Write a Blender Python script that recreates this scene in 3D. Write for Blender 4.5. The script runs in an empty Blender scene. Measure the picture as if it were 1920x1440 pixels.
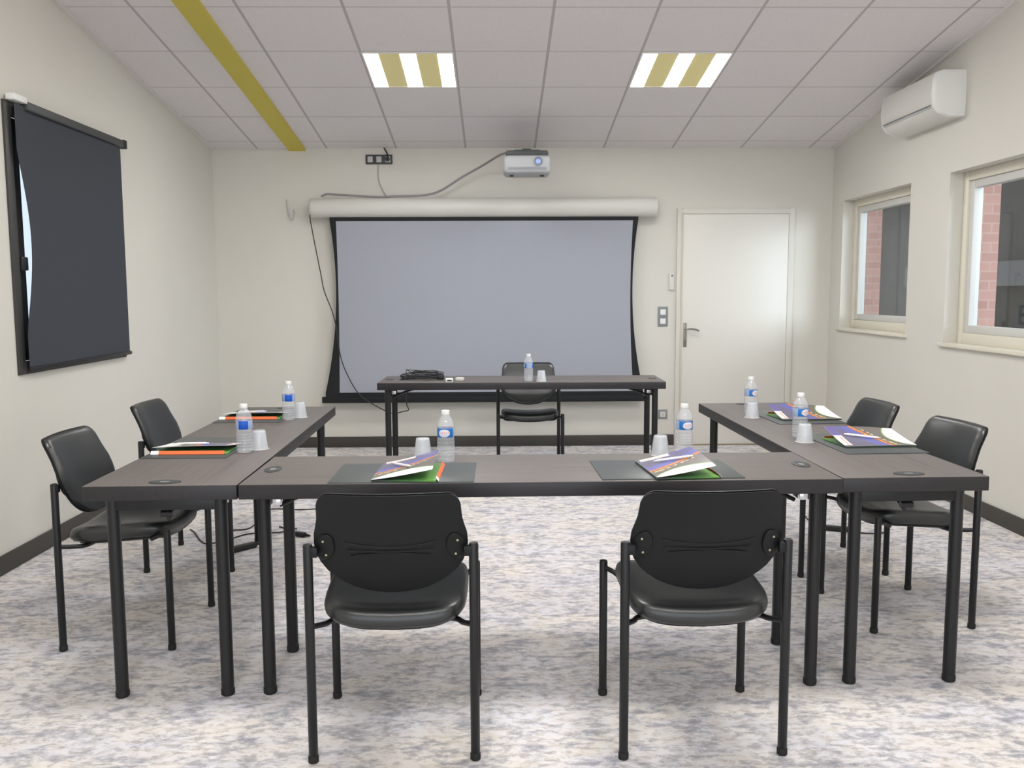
import bpy, bmesh, math, random
from mathutils import Vector, Matrix, noise as mnoise
random.seed(7)
PI = math.pi
R = math.radians
scn = bpy.context.scene
COL = scn.collection

# ------------------------------------------------------------------ materials
def srgb(r, g, b):
    f = lambda c: (c/255/12.92) if c/255 <= .04045 else ((c/255+.055)/1.055)**2.4
    return (f(r), f(g), f(b), 1)

def mat(name, col, rough=.5, metal=0, spec=.5, **kw):
    m = bpy.data.materials.new(name); m.use_nodes = True
    b = m.node_tree.nodes['Principled BSDF']
    b.inputs['Base Color'].default_value = col
    b.inputs['Roughness'].default_value = rough
    b.inputs['Metallic'].default_value = metal
    b.inputs['Specular IOR Level'].default_value = spec
    for k, v in kw.items():
        b.inputs[k.replace('_', ' ')].default_value = v
    return m

class N:
    """tiny node helper"""
    def __init__(s, m): s.t = m.node_tree; s.b = s.t.nodes.get('Principled BSDF')
    def new(s, ty, **kw):
        n = s.t.nodes.new(ty)
        for k, v in kw.items(): setattr(n, k, v)
        return n
    def link(s, a, b): s.t.links.new(a, b)
    def val(s, x, inp):
        if isinstance(x, (int, float)): inp.default_value = x
        else: s.link(x, inp)
    def math(s, op, a, b=0, c=0):
        n = s.new('ShaderNodeMath', operation=op)
        s.val(a, n.inputs[0]); s.val(b, n.inputs[1]); s.val(c, n.inputs[2])
        return n.outputs[0]
    def mix(s, f, a, b):
        n = s.new('ShaderNodeMix', data_type='RGBA')
        s.val(f, n.inputs[0])
        for x, i in ((a, 6), (b, 7)):
            if isinstance(x, tuple): n.inputs[i].default_value = x
            else: s.link(x, n.inputs[i])
        return n.outputs[2]
    def coord(s, kind='Object', scale=None, rot=None):
        c = s.new('ShaderNodeTexCoord').outputs[kind]
        if scale or rot:
            mp = s.new('ShaderNodeMapping'); s.link(c, mp.inputs[0])
            if scale: mp.inputs['Scale'].default_value = scale
            if rot: mp.inputs['Rotation'].default_value = rot
            c = mp.outputs[0]
        return c
    def noise(s, c, scale, detail=4, rough=.55, dist=0):
        n = s.new('ShaderNodeTexNoise'); s.link(c, n.inputs['Vector'])
        n.inputs['Scale'].default_value = scale; n.inputs['Detail'].default_value = detail
        n.inputs['Roughness'].default_value = rough; n.inputs['Distortion'].default_value = dist
        return n.outputs[0]
    def ramp(s, f, *stops):
        n = s.new('ShaderNodeValToRGB'); s.link(f, n.inputs[0]); e = n.color_ramp.elements
        while len(e) < len(stops): e.new(.5)
        for q, (p, c) in zip(e, stops): q.position = p; q.color = c
        return n.outputs[0]
    def xyz(s, c):
        n = s.new('ShaderNodeSeparateXYZ'); s.link(c, n.inputs[0]); return n.outputs
    def bump(s, h, strength=.2, dist=.01):
        n = s.new('ShaderNodeBump'); n.inputs['Strength'].default_value = strength
        n.inputs['Distance'].default_value = dist; s.link(h, n.inputs['Height'])
        s.link(n.outputs[0], s.b.inputs['Normal'])

def grey(v): return (v, v, v, 1)

# walls: painted roughcast paper
def wall_mat(name, c):
    m = mat(name, c, .85, spec=.2); n = N(m)
    co = n.coord()
    f = n.noise(co, 1.3, 3)
    n.link(n.mix(n.ramp(f, (.3, grey(0)), (.7, grey(1))), tuple(x*.96 for x in c[:3])+(1,), c), n.b.inputs['Base Color'])
    n.bump(n.noise(co, 180, 2), .12, .002)
    return m
M_wall = wall_mat('wall_paint', srgb(218, 215, 207))
M_wallR = wall_mat('wall_paint_rear', srgb(222, 218, 208))

# ceiling tiles 600x600
GX, GY, GPY = -1.4615, 7.068, .606
m = mat('ceiling_tiles', srgb(206, 200, 200), .9, spec=.15); n = N(m)
x, y, z = n.xyz(n.coord())
def seam(v, o, p, w):
    t = n.math('FRACT', n.math('DIVIDE', n.math('SUBTRACT', v, o-20*p), p))
    d = n.math('MULTIPLY', n.math('MINIMUM', t, n.math('SUBTRACT', 1.0, t)), p)
    return n.math('LESS_THAN', d, w)
sx = n.math('MULTIPLY', seam(x, GX, .6, .009), .75)
sy = n.math('MULTIPLY', seam(y, GY, GPY, .009), .40)
s_ = n.math('MAXIMUM', sx, sy)
fine = n.noise(n.coord(), 90, 3, .7)
tile = n.mix(n.ramp(fine, (.35, grey(0)), (.65, grey(1))), srgb(226, 221, 222), srgb(233, 228, 229))
n.link(n.mix(s_, tile, srgb(172, 166, 164)), n.b.inputs['Base Color'])
M_ceil = m

# carpet: mottled brush-stroke pattern
m = mat('carpet', srgb(205, 200, 200), .95, spec=.1); n = N(m)
c1 = n.coord(scale=(4.6, 8.0, 1)); c2 = n.coord(scale=(15, 27, 1)); c3 = n.coord(scale=(1.4, 2.6, 1))
f1 = n.noise(c1, 1.6, 8, .72, .4); f2 = n.noise(c2, 1.4, 6, .7, .3); f3 = n.noise(c3, 1.3, 5, .6)
base = n.mix(n.ramp(f3, (.35, grey(0)), (.65, grey(1))), srgb(231, 225, 219), srgb(222, 221, 229))
warm = n.mix(n.ramp(f2, (.45, grey(0)), (.62, grey(1))), base, srgb(196, 181, 166))
warm = n.mix(.55, base, warm)
bl = n.ramp(n.math('ADD', n.math('MULTIPLY', f1, .62), n.math('MULTIPLY', f2, .38)), (.475, grey(0)), (.565, grey(.6)), (.66, grey(1)))
n.link(n.mix(bl, warm, srgb(143, 146, 161)), n.b.inputs['Base Color'])
n.bump(n.noise(n.coord(), 260, 3, .8), .5, .004)
M_carpet = m

M_base = mat('baseboard_dark', srgb(64, 61, 57), .6)
M_beam = mat('beam_mustard', srgb(205, 190, 84), .7)
M_trimw = mat('trim_white', srgb(226, 221, 218), .6)
M_door = mat('door_white', srgb(222, 219, 212), .45)
M_doorframe = mat('door_frame_cream', srgb(205, 198, 178), .5)
M_white = mat('white_plastic', srgb(232, 232, 230), .4)
M_offwhite = mat('offwhite_plastic', srgb(214, 212, 206), .45)
M_grey = mat('grey_plastic', srgb(132, 136, 140), .45)
M_lightgrey = mat('light_grey_plastic', srgb(190, 190, 190), .45)
M_darkgrey = mat('dark_grey_plastic', srgb(62, 64, 66), .5)
M_black = mat('black_plastic', srgb(24, 25, 27), .45)
M_rubber = mat('black_rubber', srgb(18, 18, 19), .7)
M_cableg = mat('grey_cable', srgb(140, 136, 137), .6)
M_cablek = mat('black_cable', srgb(40, 40, 44), .6)
M_cableb = mat('thin_grey_cable', srgb(176, 170, 166), .6)
M_steel = mat('brushed_steel', srgb(150, 148, 142), .35, metal=.9)
M_chrome = mat('chrome', srgb(210, 212, 215), .18, metal=1)
M_brass = mat('screw_metal', srgb(170, 160, 130), .35, metal=.9)
M_framek = mat('powder_black_steel', srgb(17, 18, 21), .4)
n = N(M_framek); n.bump(n.noise(n.coord(), 400, 2), .08, .001)
# vinyl
M_vinyl = mat('black_vinyl', srgb(28, 31, 32), .34, spec=.8); n = N(M_vinyl); n.bump(n.noise(n.coord(), 320, 3), .15, .001)
M_shell = mat('moulded_black_plastic', srgb(14, 16, 19), .5, spec=.35); n = N(M_shell); n.bump(n.noise(n.coord(), 500, 2), .1, .001)
# tabletop laminate, grain along local x
m = mat('wood_laminate', srgb(96, 86, 84), .5, spec=.4); n = N(m)
g = n.noise(n.coord(scale=(1.5, 38, 38)), 1.5, 6, .65)
n.link(n.ramp(g, (.3, srgb(92, 87, 86)), (.5, srgb(108, 102, 100)), (.72, srgb(99, 93, 92))), n.b.inputs['Base Color'])
n.bump(g, .05, .002)
M_lam = m
m = mat('laminate_edge', srgb(52, 50, 54), .45); n = N(m)
g = n.noise(n.coord(scale=(2, 50, 50)), 1.5, 5, .6)
n.link(n.ramp(g, (.3, srgb(34, 32, 35)), (.7, srgb(43, 40, 43))), n.b.inputs['Base Color'])
M_edge = m
# deskpad leatherette
M_pad = mat('dark_green_grey_leatherette', srgb(74, 80, 81), .38)
n = N(M_pad); n.bump(n.noise(n.coord(), 300, 3), .2, .001)
# screen fabric
M_screen = mat('grey_screen_fabric', srgb(160, 163, 173), .8, spec=.25)
M_border = mat('screen_black_border', srgb(20, 22, 26), .8)
# blind fabric
m = mat('charcoal_blind_fabric', srgb(66, 70, 77), .85, spec=.2); n = N(m)
w = n.noise(n.coord(scale=(1, 260, 260)), 1, 2)
n.link(n.ramp(w, (.35, srgb(62, 66, 73)), (.65, srgb(72, 76, 83))), n.b.inputs['Base Color'])
M_blind = m
M_winframe_d = mat('dark_window_frame', srgb(58, 57, 56), .5)
M_winframe = mat('cream_window_frame', srgb(222, 217, 202), .5)
M_pvc = mat('white_pvc', srgb(207, 206, 202), .5)
# brick outside
m = mat('pink_brick', srgb(176, 132, 122), .9); n = N(m)
bt = n.new('ShaderNodeTexBrick'); n.link(n.coord(rot=(R(90), 0, 0)), bt.inputs[0])
bt.inputs['Color1'].default_value = srgb(178, 134, 124); bt.inputs['Color2'].default_value = srgb(160, 116, 108)
bt.inputs['Mortar'].default_value = srgb(178, 146, 136); bt.inputs['Scale'].default_value = 4
n.link(bt.outputs[0], n.b.inputs['Base Color']); M_brick = m
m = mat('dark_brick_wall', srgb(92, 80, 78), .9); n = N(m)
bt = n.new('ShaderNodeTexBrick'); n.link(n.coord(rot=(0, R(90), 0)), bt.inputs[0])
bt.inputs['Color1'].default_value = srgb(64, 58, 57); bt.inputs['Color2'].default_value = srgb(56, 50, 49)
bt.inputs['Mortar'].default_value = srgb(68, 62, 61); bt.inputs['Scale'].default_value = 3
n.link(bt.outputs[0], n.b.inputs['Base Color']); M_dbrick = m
M_concrete = mat('concrete_ledge', srgb(98, 96, 97), .9)
M_yard = mat('yard_ground', srgb(120, 116, 108), .95)
m = mat('leaf_green', srgb(138, 142, 88), .8); n = N(m)
n.link(n.ramp(n.noise(n.coord(), 14, 5), (.35, srgb(90, 96, 62)), (.65, srgb(168, 166, 110))), n.b.inputs['Base Color']); M_leaf = m

def transp_mat(name, tint, clear, rough, col, emitw=0):
    """thin clear plastic / glass: transparent + glossy by fresnel + a little milky diffuse"""
    m = bpy.data.materials.new(name); m.use_nodes = True; t = m.node_tree; t.nodes.clear()
    o = t.nodes.new('ShaderNodeOutputMaterial'); tr = t.nodes.new('ShaderNodeBsdfTransparent')
    gl = t.nodes.new('ShaderNodeBsdfGlossy'); di = t.nodes.new('ShaderNodeBsdfDiffuse')
    lw = t.nodes.new('ShaderNodeLayerWeight'); pw = t.nodes.new('ShaderNodeMath'); fr = t.nodes.new('ShaderNodeMath'); m1 = t.nodes.new('ShaderNodeMixShader'); m2 = t.nodes.new('ShaderNodeMixShader')
    tr.inputs[0].default_value = tint; gl.inputs['Roughness'].default_value = rough; di.inputs[0].default_value = col
    lw.inputs[0].default_value = .5; pw.operation = 'POWER'; pw.inputs[1].default_value = 4
    fr.operation = 'MULTIPLY_ADD'; fr.inputs[1].default_value = .7; fr.inputs[2].default_value = .04
    t.links.new(lw.outputs['Facing'], pw.inputs[0]); t.links.new(pw.outputs[0], fr.inputs[0])
    m1.inputs[0].default_value = clear
    t.links.new(di.outputs[0], m1.inputs[1]); t.links.new(tr.outputs[0], m1.inputs[2])
    t.links.new(fr.outputs[0], m2.inputs[0]); t.links.new(m1.outputs[0], m2.inputs[1]); t.links.new(gl.outputs[0], m2.inputs[2])
    t.links.new(m2.outputs[0], o.inputs[0])
    return m
M_pet = transp_mat('clear_pet', (.96, .97, .985, 1), .76, .06, (.93, .95, .99, 1))
M_cup = transp_mat('clear_cup_plastic', (.96, .97, .99, 1),   .68, .1, (.95, .97, 1, 1))
M_glass = transp_mat('window_glass', (.95, .97, .97, 1), 1.0, .0, (1, 1, 1, 1))

def emis(name, col, strength):
    m = bpy.data.materials.new(name); m.use_nodes = True; t = m.node_tree; t.nodes.clear()
    o = t.nodes.new('ShaderNodeOutputMaterial'); e = t.nodes.new('ShaderNodeEmission')
    e.inputs[0].default_value = col; e.inputs[1].default_value = strength
    t.links.new(e.outputs[0], o.inputs[0]); return m
M_lamp = emis('fluorescent_tube_glow', (1, .995, .975, 1), 52)
M_louvre = mat('gold_reflector_glow', srgb(196, 186, 132), .5, metal=.2)
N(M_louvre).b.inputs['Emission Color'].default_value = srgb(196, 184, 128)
N(M_louvre).b.inputs['Emission Strength'].default_value = .35  # self-glow stands in for tube light caught by the reflector bands

# bottle label
m = mat('bottle_label', srgb(40, 110, 190), .4); n = N(m)
lx, ly, lz = n.xyz(n.coord())
ang = n.math('ARCTAN2', lx, n.math('MULTIPLY', ly, -1))            # 0 at local -y
za = n.math('DIVIDE', n.math('SUBTRACT', lz, .112), .0155)
ea = n.math('DIVIDE', ang, .75)
ell = n.math('LESS_THAN', n.math('ADD', n.math('MULTIPLY', ea, ea), n.math('MULTIPLY', za, za)), .85)
front = n.math('LESS_THAN', n.math('ABSOLUTE', ang), 1.15)
zb = n.math('ABSOLUTE', n.math('SUBTRACT', n.math('ABSOLUTE', za), 0))
red = n.math('MULTIPLY', n.math('LESS_THAN', n.math('ABSOLUTE', n.math('SUBTRACT', za, .15)), .22),
             n.math('LESS_THAN', n.math('FRACT', n.math('MULTIPLY', ang, 4.5)), .55))
oval = n.mix(n.math('MULTIPLY', red, .45), srgb(232, 226, 236), srgb(214, 120, 130))
fcol = n.mix(ell, srgb(28, 112, 190), oval)
square = n.math('GREATER_THAN', n.math('ABSOLUTE', ang), 2.55)
scol = n.mix(square, srgb(158, 176, 206), srgb(8, 84, 196))
n.link(n.mix(front, scol, fcol), n.b.inputs['Base Color']); M_label = m

# booklet cover (uses UV)
m = mat('booklet_cover_print', srgb(120, 118, 118), .3); n = N(m)
uv = n.new('ShaderNodeTexCoord').outputs['UV']; u, v, _ = n.xyz(uv)
def below(slope_v):  # 1 where v is below the curve
    return n.math('LESS_THAN', v, slope_v)
nz = n.noise(uv, 6, 3)
sky = n.mix(n.math('MULTIPLY', nz, .8), srgb(96, 94, 108), srgb(126, 120, 150))
lin = n.math('ADD', n.math('MULTIPLY', u, .32), .36)
d = n.math('SUBTRACT', v, lin)
purple = n.ramp(d, (.0, grey(1)), (.10, grey(.9)), (.2, grey(0)))
col = n.mix(purple, sky, srgb(104, 107, 182))
glow = n.math('MULTIPLY', n.math('LESS_THAN', n.math('ABSOLUTE', n.math('ADD', d, .045)), .035),
              n.math('GREATER_THAN', n.noise(uv, 24, 2), .47))
road = n.math('LESS_THAN', d, 0)
col = n.mix(road, col, srgb(112, 106, 104))
col = n.mix(glow, col, srgb(240, 140, 60))
stre = n.math('MULTIPLY', n.math('LESS_THAN', n.math('ABSOLUTE', n.math('ADD', d, .13)), .014), n.math('GREATER_THAN', n.noise(uv, 16, 1), .5))
col = n.mix(stre, col, srgb(240, 224, 150))
sw = n.math('MULTIPLY', n.math('SINE', n.math('MULTIPLY', n.math('POWER', u, .8), 2.6)), .25)
col = n.mix(below(n.math('ADD', sw, .02)), col, srgb(140, 190, 70))
col = n.mix(below(sw), col, srgb(250, 250, 250))
topl = n.math('MULTIPLY', n.math('GREATER_THAN', v, .88), n.math('LESS_THAN', n.math('ABSOLUTE', n.math('SUBTRACT', u, .32)), .26))
col = n.mix(topl, col, srgb(244, 236, 236))
tor = n.math('MULTIPLY', topl, n.math('MULTIPLY', n.math('LESS_THAN', n.math('ABSOLUTE', n.math('SUBTRACT', v, .92)), .015),
             n.math('GREATER_THAN', n.noise(uv, 30, 1), .5)))
col = n.mix(tor, col, srgb(230, 130, 80))
topr = n.math('MULTIPLY', n.math('GREATER_THAN', v, .86), n.math('GREATER_THAN', u, .58))
col = n.mix(topr, col, srgb(112, 104, 158))
n.link(col, n.b.inputs['Base Color']); M_cover = m
m = mat('booklet_inner_green', srgb(60, 110, 60), .4); n = N(m)
px_, py_, pz_ = n.xyz(n.coord())
n.link(n.ramp(n.math('ADD', n.math('MULTIPLY', px_, 4.5), .5), (.1, srgb(58, 70, 62)), (.6, srgb(70, 120, 64)), (1, srgb(120, 180, 84))), n.b.inputs['Base Color'])
M_green = m
M_orange = mat('orange_tab', srgb(232, 112, 62), .45)
M_paper = mat('white_paper', srgb(246, 246, 246), .6)
M_pen = mat('white_pen', srgb(244, 244, 248), .3)
M_penk = mat('grey_pen_clip', srgb(160, 165, 180), .3, metal=.6)

# ------------------------------------------------------------------ mesh helpers
class MB:
    def __init__(s): s.bm = bmesh.new(); s.mi = 0
    def _fin(s, faces):
        for f in faces: f.material_index = s.mi
    def box(s, x0, x1, y0, y1, z0, z1, bev=0, M=None, seg=2):
        r = bmesh.ops.create_cube(s.bm, size=1)
        vs = r['verts']
        for v in vs:
            v.co = Vector(((x0+x1)/2+v.co.x*(x1-x0), (y0+y1)/2+v.co.y*(y1-y0), (z0+z1)/2+v.co.z*(z1-z0)))
        fs = list({f for v in vs for f in v.link_faces}); s._fin(fs)
        if bev:
            es = list({e for v in vs for e in v.link_edges})
            rr = bmesh.ops.bevel(s.bm, geom=es, offset=bev, segments=seg, affect='EDGES', profile=.5)
            s._fin(rr['faces']); vs = list({v for f in rr['faces'] for v in f.verts} | {v for v in vs if v.is_valid})
        if M:
            for v in vs: v.co = M @ v.co
        return s
    def loft(s, rings, cap=True, closed=True):
        vr = [[s.bm.verts.new(p) for p in r] for r in rings]
        n_ = len(vr[0]); fs = []
        for a, b in zip(vr, vr[1:]):
            for i in range(n_ if closed else n_-1):
                j = (i+1) % n_
                fs.append(s.bm.faces.new((a[i], a[j], b[j], b[i])))
        if cap:
            fs.append(s.bm.faces.new(list(reversed(vr[0])))); fs.append(s.bm.faces.new(vr[-1]))
        s._fin(fs); return vr
    def lathe(s, prof, seg=24, c=(0, 0, 0), M=None, cap=True):
        rings = []
        for r, z in prof:
            ring = [Vector((r*math.cos(2*PI*i/seg), r*math.sin(2*PI*i/seg), z)) for i in range(seg)]
            if M: ring = [M @ p for p in ring]
            rings.append([p+Vector(c) for p in ring])
        s.loft(rings, cap); return s
    def cyl(s, p0, p1, r, seg=16, r1=None, bev=0):
        p0, p1 = Vector(p0), Vector(p1); d = p1-p0; L = d.length
        q = Vector((0, 0, 1)).rotation_difference(d).to_matrix()
        r1 = r if r1 is None else r1
        prof = [(r, 0), (r1, L)] if not bev else [(r-bev, 0), (r, bev), (r1, L-bev), (r1-bev, L)]
        return s.lathe(prof, seg, p0, q)
    def tube(s, pts, r, seg=8, sub=6, smooth=True):
        P = [Vector(p) for p in pts]
        if smooth and len(P) > 2:
            Q = []
            E = [P[0]*2-P[1]]+P+[P[-1]*2-P[-2]]
            for i in range(1, len(E)-2):
                for k in range(sub):
                    t = k/sub; a, b, c, d = E[i-1:i+3]
                    Q.append(.5*((2*b)+(c-a)*t+(2*a-5*b+4*c-d)*t*t+(3*b-a-3*c+d)*t**3))
            Q.append(P[-1]); P = Q
        T = [(P[min(i+1, len(P)-1)]-P[max(i-1, 0)]).normalized() for i in range(len(P))]
        nrm = T[0].orthogonal().normalized(); rings = []
        for i, p in enumerate(P):
            nrm = (nrm-T[i]*nrm.dot(T[i])).normalized(); bn = T[i].cross(nrm)
            rings.append([p+nrm*r*math.cos(2*PI*k/seg)+bn*r*math.sin(2*PI*k/seg) for k in range(seg)])
        s.loft(rings); return s
    def sheet(s, nu, nv, top, bot, uv=False, mi_top=0, mi_bot=0):
        """closed thin solid between two parametrised surfaces"""
        A = [[s.bm.verts.new(top(i/nu, j/nv)) for i in range(nu+1)] for j in range(nv+1)]
        B = [[s.bm.verts.new(bot(i/nu, j/nv)) for i in range(nu+1)] for j in range(nv+1)]
        L = s.bm.loops.layers.uv.verify() if uv else None
        def F(vs, mi, uvs=None):
            f = s.bm.faces.new(vs); f.material_index = mi
            if L and uvs:
                for lp, q in zip(f.loops, uvs): lp[L].uv = q
        for j in range(nv):
            for i in range(nu):
                q = [(i, j), (i+1, j), (i+1, j+1), (i, j+1)]
                uvs = [(a/nu, b/nv) for a, b in q]
                F([A[b][a] for a, b in q], mi_top, uvs)
                F([B[b][a] for a, b in reversed(q)], mi_bot, list(reversed(uvs)))
        for i in range(nu):
            F([A[0][i+1], A[0][i], B[0][i], B[0][i+1]], mi_bot); F([A[nv][i], A[nv][i+1], B[nv][i+1], B[nv][i]], mi_bot)
        for j in range(nv):
            F([A[j][0], A[j+1][0], B[j+1][0], B[j][0]], mi_bot); F([A[j+1][nu], A[j][nu], B[j][nu], B[j+1][nu]], mi_bot)
        return s
    def build(s, name, mats, parent=None, loc=None, smooth=True, angle=38):
        bmesh.ops.recalc_face_normals(s.bm, faces=s.bm.faces)
        me = bpy.data.meshes.new(name)
        s.bm.to_mesh(me); s.bm.free()
        for m_ in (mats if isinstance(mats, (list, tuple)) else [mats]): me.materials.append(m_)
        if smooth:
            me.polygons.foreach_set('use_smooth', [True]*len(me.polygons)); me.set_sharp_from_angle(angle=R(angle))
        o = bpy.data.objects.new(name, me); COL.objects.link(o)
        if parent: o.parent = parent
        if loc: o.location = loc
        return o

def tag(o, label, cat, group=None):
    o['label'] = label; o['category'] = cat
    if group: o['group'] = group
    return o
def thing(name, label, cat, loc=(0, 0, 0), rz=0, group=None):
    o = bpy.data.objects.new(name, None); COL.objects.link(o); o.empty_display_size = .1
    o.location = loc; o.rotation_euler = (0, 0, rz); return tag(o, label, cat, group)
def struct(name, mb, mats, **kw):
    o = mb.build(name, mats, **kw); o['kind'] = 'structure'; return o
def sroot(name, loc=(0, 0, 0)):
    o = bpy.data.objects.new(name, None); COL.objects.link(o); o.location = loc; o['kind'] = 'structure'; return o
def dup(src, loc, rz, label):
    def cp(o, par):
        c = o.copy(); COL.objects.link(c); c.parent = par
        for ch in o.children: cp(ch, c)
        return c
    c = cp(src, None); c.location = loc; c.rotation_euler = (0, 0, rz); c['label'] = label
    return c
def rot2(r, a, b): return (math.cos(r)*a-math.sin(r)*b, math.sin(r)*a+math.cos(r)*b)

# ------------------------------------------------------------------ room shell
XL, XR, YB, YF = -2.453, 2.960, 7.868, -1.3
ZC, SL = 2.621, .1431
def zceil(y): return ZC+SL*(YB-y)
struct('floor', MB().box(XL-.3, XR+.3, YF-.3, YB+.3, -.1, 0), M_carpet, smooth=False)
b = MB(); v = []
for x_ in (XL-.3, XR+.3):
    for y_ in (YF-.3, YB+.3):
        for dz in (0, .15): v.append(b.bm.verts.new((x_, y_, zceil(y_)+dz)))
for q in ((0, 2, 6, 4), (1, 5, 7, 3), (0, 1, 3, 2), (4, 6, 7, 5), (0, 4, 5, 1), (2, 3, 7, 6)): b.bm.faces.new([v[i] for i in q])
struct('ceiling', b, M_ceil, smooth=False)

def wall_with_holes(name, axis, pos, thick, a0, a1, holes, m):
    """wall plane at pos, extends outward by thick; a = running coordinate"""
    b = MB(); top = 4.05
    ca = sorted({a0, a1}|{h[0] for h in holes}|{h[1] for h in holes}); cz = sorted({0, top}|{h[2] for h in holes}|{h[3] for h in holes})
    for i in range(len(ca)-1):
        for j in range(len(cz)-1):
            am, zm = (ca[i]+ca[i+1])/2, (cz[j]+cz[j+1])/2
            if any(h[0] < am < h[1] and h[2] < zm < h[3] for h in holes): continue
            p0, p1 = sorted((pos, pos+thick))
            if axis == 'x': b.box(p0, p1, ca[i], ca[i+1], cz[j], cz[j+1])
            else: b.box(ca[i], ca[i+1], p0, p1, cz[j], cz[j+1])
    # trim to the slope
    for v_ in b.bm.verts:
        v_.co.z = min(v_.co.z, zceil(v_.co.y)+.03)
    bmesh.ops.remove_doubles(b.bm, verts=b.bm.verts, dist=1e-4)
    return struct(name, b, m, smooth=False)
WL = (4.56, 5.88, .965, 2.345)
WS = (6.38, 7.62, 1.06, 2.14)
WLg = (4.25, 5.83, 1.03, 2.14)
wall_with_holes('wall_left', 'x', XL, -.22, YF-.2, YB+.2, [WL], M_wall)
wall_with_holes('wall_right', 'x', XR, .20, YF-.2, YB+.2, [WS, WLg], M_wall)
wall_with_holes('wall_back', 'y', YB, .2, XL-.2, XR+.2, [], M_wall)
wall_with_holes('wall_front', 'y', YF, -.2, XL-.2, XR+.2, [(-1.9, 2.3, .0, 2.15)], M_wallR)  # unseen wall; its wide opening is added to let light in
HB = .096
struct('baseboard_left', MB().box(XL, XL+.014, YF, YB, 0, HB, .003), M_base)
struct('baseboard_right', MB().box(XR-.014, XR, YF, YB, 0, HB, .003), M_base)
struct('baseboard_back', MB().box(XL+.014, 1.585, YB-.014, YB, 0, HB, .003).box(2.635, XR-.014, YB-.014, YB, 0, HB, .003), M_base)
def along_ceiling(x0, x1, dz0, dz1, y0=YF, y1=YB):
    b = MB(); vv = []
    for x_ in (x0, x1):
        for y_ in (y0, y1):
            for d_ in (dz0, dz1): vv.append(b.bm.verts.new((x_, y_, zceil(y_)+d_)))
    for q in ((0, 2, 6, 4), (1, 5, 7, 3), (0, 1, 3, 2), (4, 6, 7, 5), (0, 4, 5, 1), (2, 3, 7, 6)): b.bm.faces.new([vv[i] for i in q])
    return b
struct('trim_1', along_ceiling(-1.790, -1.648, -.022, .0), M_beam, smooth=False)      # mustard beam under the ceiling
struct('trim_2', along_ceiling(XL, XL+.03, -.012, .0), M_trimw, smooth=False)
struct('trim_3', along_ceiling(XR-.03, XR, -.012, .0), M_trimw, smooth=False)

# door in the back wall
d = sroot('door_1', (0, YB, 0))
MB().box(1.588, 1.638, -.026, 0, 0, 2.10, .004).box(2.575, 2.625, -.023, 0, 0, 2.10, .001).box(1.638, 2.575, -.026, 0, 2.052, 2.10, .004).build('door_frame', M_wall, d)
MB().box(1.640, 2.573, -.022, 0, .008, 2.050, .003).build('door_leaf', M_door, d)
MB().box(1.626, 1.640, -.034, -.024, 0, 2.06, .002).build('door_seal', M_doorframe, d)
h = MB().box(1.655, 1.685, -.030, -.022, .885, 1.10, .003).build('handle_plate', M_steel, d)
MB().cyl((1.67, -.030, 1.045), (1.67, -.075, 1.045), .008).tube([(1.667, -.072, 1.045), (1.70, -.073, 1.047), (1.745, -.072, 1.043), (1.785, -.070, 1.03)], .008).build('lever', M_steel, h)
MB().cyl((1.67, -.030, .945), (1.67, -.040, .945), .009).box(1.665, 1.675, -.06, -.04, .935, .955, .001).build('key', M_steel, h)
MB().box(1.642, 2.571, -.03, .0, 0, .007).build('threshold', mat('threshold_brass', srgb(150, 132, 100), .5), d)

# window 1 (left, behind the blind)
w = sroot('window_1', (XL, 0, 0))
y0, y1, z0, z1 = WL
b = MB()
for q in ((y0, y0+.065, z0, z1), (y1-.065, y1, z0, z1), (y0+.065, y1-.065, z0, z0+.065), (y0+.065, y1-.065, z1-.065, z1)):
    b.box(-.03, .012, q[0], q[1], q[2], q[3], .004)
b.build('window_frame', M_winframe_d, w)
b = MB()
for q in ((y0+.065, y0+.20, z0+.065, z1-.065), (y1-.12, y1-.065, z0+.065, z1-.065), (y0+.20, y1-.12, z0+.065, z0+.12), (y0+.20, y1-.12, z1-.12, z1-.065)):
    b.box(-.075, -.03, q[0], q[1], q[2], q[3], .004)
b.build('window_sash', M_winframe_d, w)
MB().box(-.058, -.052, y0+.20, y1-.12, z0+.12, z1-.12).build('window_pane', M_glass, w, smooth=False)
MB().box(-.03, .0, y0+.074, y0+.104, 1.49, 1.60, .004).box(-.004, .02, y0+.074, y0+.135, 1.50, 1.57, .006).build('window_handle', M_black, w)

# windows 2, 3 (right wall)
def right_window(name, W_):
    y0, y1, z0, z1 = W_
    w = sroot(name, (XR, 0, 0))
    b = MB()
    for q in ((y0, y0+.06, z0, z1), (y1-.06, y1, z0, z1), (y0+.06, y1-.06, z0, z0+.07), (y0+.06, y1-.06, z1-.06, z1)):
        b.box(.09, .15, q[0], q[1], q[2], q[3], .005)
    b.build('window_frame', M_winframe, w)
    b = MB()
    for q in ((y0+.06, y0+.11, z0+.07, z1-.06), (y1-.11, y1-.06, z0+.07, z1-.06), (y0+.11, y1-.11, z0+.07, z0+.12), (y0+.11, y1-.11, z1-.11, z1-.06)):
        b.box(.105, .165, q[0], q[1], q[2], q[3], .005)
    b.build('window_sash', M_pvc, w)
    MB().box(.132, .138, y0+.11, y1-.11, z0+.12, z1-.11).build('window_pane', M_glass, w, smooth=False)
    MB().box(-.025, .09, y0-.03, y1+.03, z0-.022, z0+.002, .004).build('window_sill', M_winframe, w)
right_window('window_2', WS); right_window('window_3', WLg)

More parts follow.
